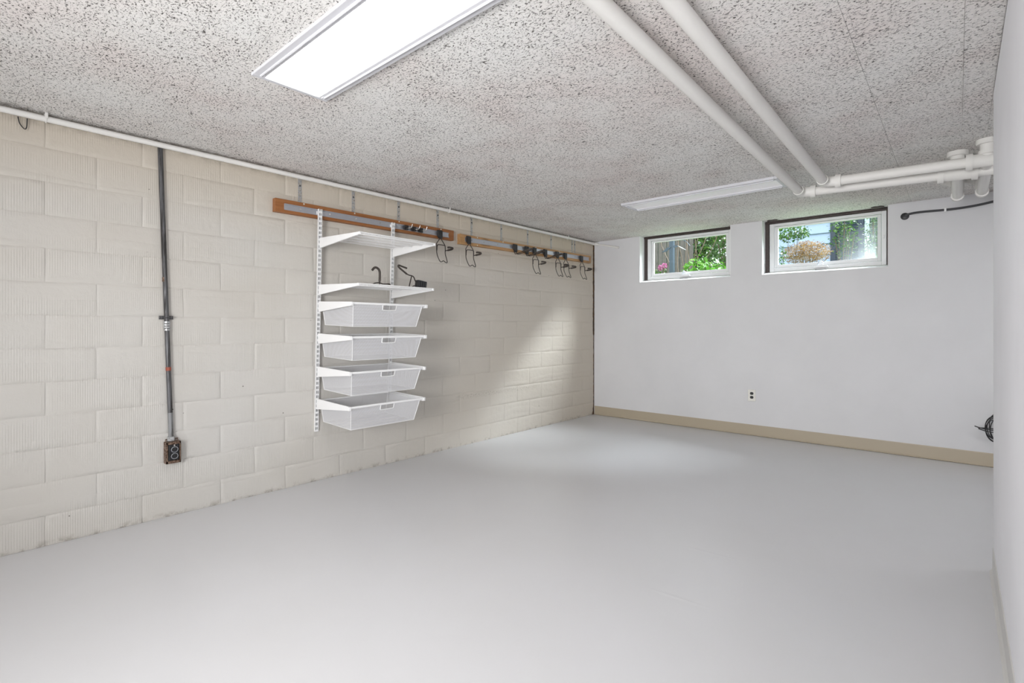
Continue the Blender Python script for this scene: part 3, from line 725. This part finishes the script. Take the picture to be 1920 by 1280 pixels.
e = empty('socket_box', (0, .898, .313)); tag(e, 'rusty open socket box at the foot of the steel conduit', 'socket')
m = MB(); w, h, d = .037, .122, .048
m.box((.001, -w, 0), (d, -w+.003, h)).box((.001, w-.003, 0), (d, w, h)).box((.001, -w, 0), (d, w, .003)).box((.001, -w, h-.003), (d, w, h)).box((.001, -w, 0), (.004, w, h))
m.box((d-.003, -w, 0), (d, -w+.010, h)).box((d-.003, w-.008, 0), (d, w, h))
m.box((d-.003, -w, 0), (d, w, .016)).box((d-.003, -w, h-.014), (d, w, h))
m.build('box', M['rust'], e, .0015)
MB().box((.030, -.024, .017), (.044, .028, h-.016)).build('yoke', M['black'], e, .002)
for zc in (.043, .080):
    m = MB(); m.tube([(.040, .003, zc), (.056, .003, zc)], [.0175, .0165], 20); m.build('socket_face', M['black'], e)
    r = MB(); r.tube([(.056, .003+.0165*math.cos(a*PI/12), zc+.0155*math.sin(a*PI/12)) for a in range(24)], .0017, 6, closed=True); r.build('socket_ring', M['alu'], e)
    for s in (-1, 1): MB().box((.0555, .003+s*.006-.0012, zc-.004), (.0572, .003+s*.006+.0012, zc+.005)).build('slot', M['dark'], e)
MB().tube([(.047, .003, .1035), (.052, .003, .1035)], .004, 8).build('screw', M['chrome'], e)
MB().tube([(.012, -.030, h-.001), (.012, -.030, h+.012), (.012, .03, h+.012), (.012, .03, h-.001)], .0035, 6).build('bracket_wire', M['rust'], e)

# ------------------------------------------------------------------ outlet on the back wall
e = empty('wall_outlet', (1.858, D, .401)); tag(e, 'ivory duplex outlet with black sockets on the white end wall', 'outlet')
MB().box((-.037, -.007, -.058), (.037, 0, .058)).build('cover_plate', M['ivory'], e, .003)
for zc in (.020, -.019):
    m = MB(); pl = [(.0165*math.cos(a), max(-.0135, min(.0135, .0165*math.sin(a)))+zc) for a in [2*PI*k/24 for k in range(24)]]
    m.prism(pl, 'y', -.009, -.003); m.build('socket', M['black'], e)
MB().cyl((0, -.008, 0), (0, -.005, 0), .003, 10).build('screw', M['screw'], e)

# ------------------------------------------------------------------ drain pipes under the ceiling
def drain(name, P, L0, yE, run_to, drop, r, teeX, lab, nm):
    # P: a point on the run (x, y, z); the run goes along y sloping down, turns towards +x
    sl = -.02
    zE = P[2]+(yE-P[1])*sl; xE = P[0]
    e = empty(name, (xE, yE, zE)); tag(e, lab, 'drain pipe', 'white drain pipes under the ceiling')
    y0 = L0-yE
    MB().tube([(0, y0, y0*sl), (0, -.055, -.055*sl)], r, 24).build('long_run', M['pvc'], e)
    # elbow fitting
    hr = r*1.16
    el = [(0, -.085, .0017)] + [(.045-.045*math.cos(a), -.045+.045*math.sin(a), 0) for a in [PI/2*k/8 for k in range(9)]] + [(.085, 0, -.003)]
    MB().tube(el, [hr*1.0]*len(el), 24).build('elbow', M['pvc'], e)
    MB().tube([(.062, 0, -.002), (.094, 0, -.0035)], hr*1.24, 24).build('elbow_collar', M['pvc'], e)
    k = -drop
    X = run_to-xE; MB().tube([(.05, 0, .05*k), (X, 0, X*k)], r, 24).build('cross_run', M['pvc'], e)
    t = teeX-xE; z = t*k
    MB().tube([(t-.085, 0, z-.085*k), (t+.085, 0, z+.085*k)], hr*1.12, 24).build('tee', M['pvc'], e)
    for s in (-1, 1): MB().tube([(t+s*.092, 0, z+s*.092*k), (t+s*.062, 0, z+s*.062*k)], hr*1.36, 24).build('tee_collar', M['pvc'], e)
    up = H-zE-.0046
    MB().tube([(t, 0, z), (t, 0, up)], hr, 24).build('riser', M['pvc'], e)
    MB().tube([(t, 0, up-.026), (t, 0, up-.022), (t, 0, up)], [hr*1.38, hr*1.48, hr*1.48], 28).build('ceiling_collar', M['pvc'], e)
    MB().tube([(t, 0, z+hr*.9), (t, 0, z+hr*1.5)], hr*1.2, 24).build('riser_collar', M['pvc'], e)
    return e, t, z
rP = .0295
dA = drain('drain_pipe', (2.576, 1.345, 2.100), YF+.02, 4.065, 4.6, .038, rP, 3.413, 'left white drain pipe crossing below the far ceiling light', 'a')
dB = drain('drain_pipe', (2.749, 1.497, 2.100), YF+.02, 3.905, 4.6, .025, rP, 3.540, 'right white drain pipe running nearest the partition', 'b')
for e, t, z in (dA, dB):
    Wc = e.location; yb = 4.74-Wc[1] if e is dA[0] else 4.80-Wc[1]
    MB().tube([(t, .03, z), (t, yb-.03, z-.01)], rP*.95, 20).build('branch', M['pvc'], e)
    up = H-Wc[2]-.0046
    m = MB(); m.tube([(t, yb-.06, z-.010), (t, yb-.02, z-.010), (t, yb, z+.004), (t, yb+.008, z+.03), (t, yb+.008, up)], rP*1.22, 20); m.build('branch_elbow', M['pvc'], e)
    m = MB(); m.prism([(t-.030, up-.002), (t-.155, up-.002), (t-.150, up-.010), (t-.040, up-.058), (t-.02, up-.062)], 'y', yb-.002, yb+.006); m.build('hanger_strap', M['pvc'], e, .001)
    m = MB(); m.tube([(t-.045, .028, z+.02), (t-.030, .032, z-.02), (t-.024, .034, z-.03)], .003, 6); m.build('hanger_wire', M['galv'], e)

# ------------------------------------------------------------------ black cable and grommet on the back wall
e = empty('wall_cable', (3.078, D, 2.029)); tag(e, 'dark grey cable sagging from a round grommet right of the windows', 'cable')
MB().tube([(0, 0, 0), (0, -.008, 0), (0, -.012, 0)], [.030, .028, .016], 24).build('grommet', M['black'], e)
pts = [(3.078, D-.012, 2.029), (3.11, D-.026, 2.040), (3.184, D-.022, 2.046), (3.339, D-.02, 2.041), (3.45, D-.02, 2.042), (3.557, D-.02, 2.052), (3.70, D-.02, 2.075), (3.95, D-.02, 2.100), (4.3, D-.02, 2.11)]
MB().tube(smooth_path([(p[0]-3.078, p[1]-D, p[2]-2.029) for p in pts], 5), .0095, 10).build('cable', M['greycable'], e)
MB().box((.254, -.031, -.004), (.268, -.008, .026)).build('cable_clip', M['white_metal'], e, .002)

# coil of black cable hanging low on the back wall
e = empty('cable_coil', (3.640, D, .300)); tag(e, 'small coil of thin black cable hanging beside the partition edge', 'cable')
rn = random.Random(11)
for k in range(6):
    rx, rz = rn.uniform(.045, .092), rn.uniform(.085, .118); tl = rn.uniform(-.3, .3); cx = rn.uniform(-.012, .018); ph = rn.uniform(-.03, .03)
    pts = []
    for i in range(28):
        a = 2*PI*i/28; x = rx*math.cos(a); z = rz*math.sin(a); pts.append((cx+x*math.cos(tl)-z*math.sin(tl)*.6, -.022-.006*k-.012*math.sin(a*2+k), ph*.5+z*math.cos(tl)+x*math.sin(tl)))
    MB().tube(pts, .0032, 6, closed=True).build('cable_turn', M['cable'], e)
MB().tube(smooth_path([(-.125, -.035, .012), (-.095, -.05, .004), (-.05, -.055, -.004), (-.01, -.055, -.006), (.04, -.05, -.012), (.055, -.02, -.01), (.03, -.006, -.004), (-.03, -.006, 0), (-.085, -.02, 0), (-.10, -.04, -.006), (-.05, -.06, -.018), (.0, -.06, -.02)], 4), .0038, 6).build('cable_tie_wrap', M['cable'], e)
MB().box((-.006, -.012, .10), (.006, 0, .125)).build('wall_staple', M['black'], e, .001)

# ------------------------------------------------------------------ outdoors
GZ = 1.50
g = MB().box((-30, D+TH, -.3), (40, 45, GZ)).build('garden_ground', M['grass']); tag(g, 'green lawn at window sill height outside', 'ground', kind='structure')
A = math.radians(41.3)
def at(u, v, d):   # a place outside seen at photo pixel (u, v), d metres away along the view axis
    r = (u-960)/949.6; return Vector((3.41+d*(-math.sin(A)+r*math.cos(A)), d*(math.cos(A)+r*math.sin(A)), 1.094+d*(612-v)/949.6))
def leaf(m, p, s, rn, asp=.5):
    d = Vector((rn.gauss(0, 1), rn.gauss(0, 1), rn.gauss(0, .7))).normalized(); u = d.cross(Vector((rn.gauss(0, 1), rn.gauss(0, 1), rn.gauss(0, 1)))).normalized()
    n = d.cross(u)
    a = p-d*s; b_ = p+d*s
    m.add([a, p+u*s*asp-n*s*.12, b_, p-u*s*asp-n*s*.12], [(0,1,2),(0,2,3)])
def shrub(name, c, rad, n, s, lm, lab, cat='shrub', group=None, branches=7, seed=1, hollow=.35, asp=.5):
    rn = random.Random(seed); base = Vector((c[0], c[1], GZ)); e = empty(name, base); tag(e, lab, cat, group)
    m = MB(); tips = []
    for b_ in range(branches):
        a = rn.uniform(0, 2*PI); q = Vector((math.cos(a)*rad[0]*rn.uniform(.1, .8), math.sin(a)*rad[1]*rn.uniform(.1, .8), c[2]-GZ+rad[2]*rn.uniform(-.2, .8)))
        tips.append(q)
    for q in tips:
        mid = q*.5+Vector((rn.uniform(-.1, .1), rn.uniform(-.1, .1), 0))*rad[0]
        MB().tube(smooth_path([(0, 0, 0), mid, q], 3), [.012*rad[2]*2]*3+[.008*rad[2]*2]*3+[.003], 6).build('branch', M['bark'], e)
    for i in range(n):
        while True:
            v = Vector((rn.uniform(-1, 1), rn.uniform(-1, 1), rn.uniform(-1, 1)))
            if hollow < v.length < 1: break
        k = rn.choice(tips)*.25 if tips else Vector((0,0,0))
        p = Vector((v.x*rad[0], v.y*rad[1], v.z*rad[2]+c[2]-GZ))
        p += Vector((rn.gauss(0, .05), rn.gauss(0, .05), rn.gauss(0, .05)))*rad[2]
        if p.z < .02: p.z = rn.uniform(.02, .2)
        leaf(m, p, s*rn.uniform(.6, 1.25), rn, asp)
    o = m.build('foliage', lm, e, smooth=False); o['kind'] = 'stuff'; return e
# seen through window_1
c = at(1262, 475, 9.5)
f = empty('wood_fence', (c.x-.52, c.y+.3, GZ)); tag(f, 'weathered grey vertical board fence behind the shrubs', 'fence')
sl0 = None
for k in range(9):
    if sl0 is None: sl0 = MB().box((0, 0, 0), (.075, .02, 1.7)).build('slat', M['fence'], f); o = sl0
    else: o = sl0.copy(); COL.objects.link(o); o.parent = f
    o.location = (k*.088, random.uniform(-.004, .004), random.uniform(0, .02))
for z in (.4, 1.3): MB().box((0, .02, z), (9*.088, .06, z+.09)).build('fence_rail', M['fence'], f)
c = at(1300, 455, 13); shrub('tree', (c.x-1.7, c.y+.2, 3.9), (2.4, 1.3, 2.6), 16000, .12, M['leaf_dark'], 'tall dark green tree filling the background of the left window', 'tree', None, 10, 2)
c = at(1350, 450, 8.4); shrub('dark_shrub', (c.x+.05, c.y+.3, 2.5), (.55, .5, .75), 2600, .035, M['leaf_mid'], 'dense mid green shrub at the right of the left window', 'shrub', None, 8, 3)
c = at(1240, 450, 10.5); shrub('dark_shrub', (c.x-.7, c.y+.9, 3.0), (.8, .5, .8), 2000, .045, M['leaf_mid'], 'leafy shrub rising above the fence at left', 'shrub', None, 6, 13)
c = at(1316, 492, 6.75); shrub('bright_shrub', (c.x, c.y, 1.82), (.30, .20, .22), 260, .045, M['leaf_bright'], 'fresh bright green broad-leaved shrub close outside the left window', 'shrub', None, 7, 4, .1, .42)
c = at(1350, 487, 6.9); shrub('bright_shrub', (c.x+.05, c.y+.1, 1.80), (.20, .16, .20), 150, .042, M['leaf_bright'], 'smaller fresh green shrub by the right side of the left window', 'shrub', None, 5, 5, .1, .42)
# post with blades
c = at(1260, 480, 6.9); e = empty('garden_post', (c.x, c.y, GZ)); tag(e, 'slate grey garden post with dark and silver blades', 'garden ornament')
MB().box((-.028, -.028, 0), (.028, .028, 1.5)).build('post', M['slate'], e, .004)
def blade(m, a, b_, w):
    a = Vector(a); b_ = Vector(b_); d = (b_-a); n = Vector((0, 0, 1)); mid = a+d*.45
    m.add([a, mid+n*w, b_, mid-n*w, a+Vector((0,.006,0)), mid+n*w+Vector((0,.006,0)), b_+Vector((0,.006,0)), mid-n*w+Vector((0,.006,0))], [(0,1,2,3),(7,6,5,4),(0,4,5,1),(1,5,6,2),(2,6,7,3),(3,7,4,0)]); return m
zc = c.z-GZ+.10
blade(MB(), (.0, -.035, zc+.02), (-.135, -.035, zc-.045), .026).build('blade', M['slate'], e)
blade(MB(), (.0, -.035, zc+.02), (.115, -.035, zc+.02), .018).build('blade', M['slate'], e)
blade(MB(), (.085, -.035, zc+.035), (.215, -.035, zc-.045), .006).build('blade', M['silver'], e)
MB().tube(smooth_path([(.03, -.03, zc+.10), (.12, -.03, zc+.115), (.21, -.03, zc+.07), (.26, -.03, zc+.01)], 5), .004, 6).build('curved_arm', M['slate'], e)
# rhododendron blooms
c = at(1243, 500, 7.2); e = empty('flowering_shrub', (c.x, c.y, GZ)); tag(e, 'pink flowering shrub at the lower left of the left window', 'shrub')
rn = random.Random(9); m = MB(); l2 = MB()
for (dx, dz) in ((-.035, -.012), (.022, .012)):
    q = MB()
    for i in range(70):
        v = Vector((rn.gauss(0, 1), rn.gauss(0, 1), rn.gauss(0, 1))).normalized()*.034; leaf(q, v+Vector((dx, 0, c.z-GZ+dz)), .014, rn, .7)
    o = q.build('bloom', M['petal'], e, smooth=False)
for i in range(160): leaf(l2, Vector((rn.uniform(-.16, .16), rn.uniform(-.1, .1), rn.uniform(.02, c.z-GZ-.03))), .028, rn, .4)
o = l2.build('foliage', M['leaf_mid'], e, smooth=False); o['kind'] = 'stuff'
MB().tube([(0, 0, 0), (.01, 0, c.z-GZ)], .008, 6).build('stem', M['bark'], e)
# bare branches between the leaves
rn = random.Random(5); c = at(1290, 470, 7.8); e = empty('bare_shrub', (c.x, c.y, GZ)); tag(e, 'thin dark bare branches in the middle of the left window', 'shrub')
for k in range(9):
    a = rn.uniform(-.35, .35); MB().tube(smooth_path([(a*.3, 0, 0), (a*.7, rn.uniform(-.1, .1), .5), (a*1.2+rn.uniform(-.1, .1), 0, 1.0), (a*1.5+rn.uniform(-.2, .2), 0, 1.5)], 4), .007, 5).build('branch', M['bark'], e)

# seen through window_2: neighbour's house with clapboards and louvred shutter
hc = at(1557, 470, 11.0)
hs = empty('house', (hc.x, hc.y, GZ)); tag(hs, 'pale blue clapboard house with a dark shutter beyond the right window', 'building')
MB().box((-1.6, .05, -.1), (2.6, .4, 5.5)).build('wall', M['siding'], hs)
MB().prism([(-.9, 5.2), (2.5, 7.0), (2.5, 7.15), (-.9, 5.35)], 'x', -1.8, 2.9).build('roof', M['bark'], hs)
cb = None
for k in range(20):
    if cb is None:
        cb = MB().add([(-1.6, .045, 0), (0, .045, 0), (0, .045, .255), (-1.6, .045, .255), (-1.6, .0, 0), (0, .0, 0), (0, .038, .255), (-1.6, .038, .255)], [(0,1,2,3),(4,7,6,5),(0,4,5,1),(3,2,6,7),(0,3,7,4),(1,5,6,2)]).build('clapboard', M['siding'], hs, smooth=False); o = cb
    else: o = cb.copy(); COL.objects.link(o); o.parent = hs
    o.location = (0, 0, k*.235)
o = MB().box((0, -.02, .0), (.10, .04, 4.2)).box((.50, -.02, .0), (.60, .04, 4.2)).box((.10, -.02, 0), (.5, .04, .3)).box((.1, -.02, 3.9), (.5, .04, 4.2)).build('shutter_frame', M['shutter'], hs)
lv = None
for k in range(58):
    if lv is None: lv = MB().add([(.10, -.012, 0), (.50, -.012, 0), (.50, .03, .045), (.10, .03, .045), (.10, -.006, -.004), (.50, -.006, -.004), (.50, .036, .041), (.10, .036, .041)], [(0,1,2,3),(7,6,5,4),(0,4,5,1),(2,6,7,3),(0,3,7,4),(1,5,6,2)]).build('louvre', M['shutter'], hs, smooth=False); o = lv
    else: o = lv.copy(); COL.objects.link(o); o.parent = hs
    o.location = (0, 0, .32+k*.061)
MB().box((.62, -.03, .0), (.70, .045, 4.2)).build('window_trim', M['whitetrim'], hs)
MB().box((.70, .0, .2), (2.2, .045, 3.8)).build('house_window', mat('dark_window_glass', (.03,.05,.06), .08), hs)
for x in (1.2, 1.7): MB().box((x, -.012, .2), (x+.03, .0, 3.8)).build('glazing_bar', M['whitetrim'], hs)
c = at(1485, 437, 7.2); shrub('green_shrub', (c.x, c.y, c.z), (.24, .2, .12), 420, .026, M['leaf_mid'], 'green leafy sprays at the upper left of the right window', 'shrub', None, 6, 21, .1)
c = at(1512, 474, 7.5); shrub('dried_shrub', (c.x, c.y, c.z), (.33, .24, .18), 1500, .034, M['leaf_brown'], 'dried orange-brown feathery shrub in the right window', 'shrub', None, 22, 22, .0, .13)
c = at(1583, 440, 8.0); shrub('vine_shrub', (c.x, c.y, c.z+.06), (.21, .2, .46), 560, .026, M['leaf_mid'], 'green climbing shrub in front of the dark shutter', 'shrub', None, 7, 23, .1)
c = at(1633, 450, 8.2); shrub('grey_shrub', (c.x+.05, c.y+.1, c.z), (.17, .2, .48), 620, .026, M['leaf_grey'], 'grey-green shrub at the right edge of the right window', 'shrub', None, 7, 24, .1)
c = at(1464, 478, 6.9); shrub('green_shrub', (c.x, c.y, c.z), (.08, .12, .15), 90, .024, M['leaf_mid'], 'small green shrub at the lower left of the right window', 'shrub', None, 4, 25, .1)
c = at(1560, 470, 17); shrub('tree', (c.x-10.5, c.y+3, 4.5), (3.0, 1.5, 3.2), 4000, .16, M['leaf_dark'], 'distant tree to the left of the blue house', 'tree', None, 8, 31)
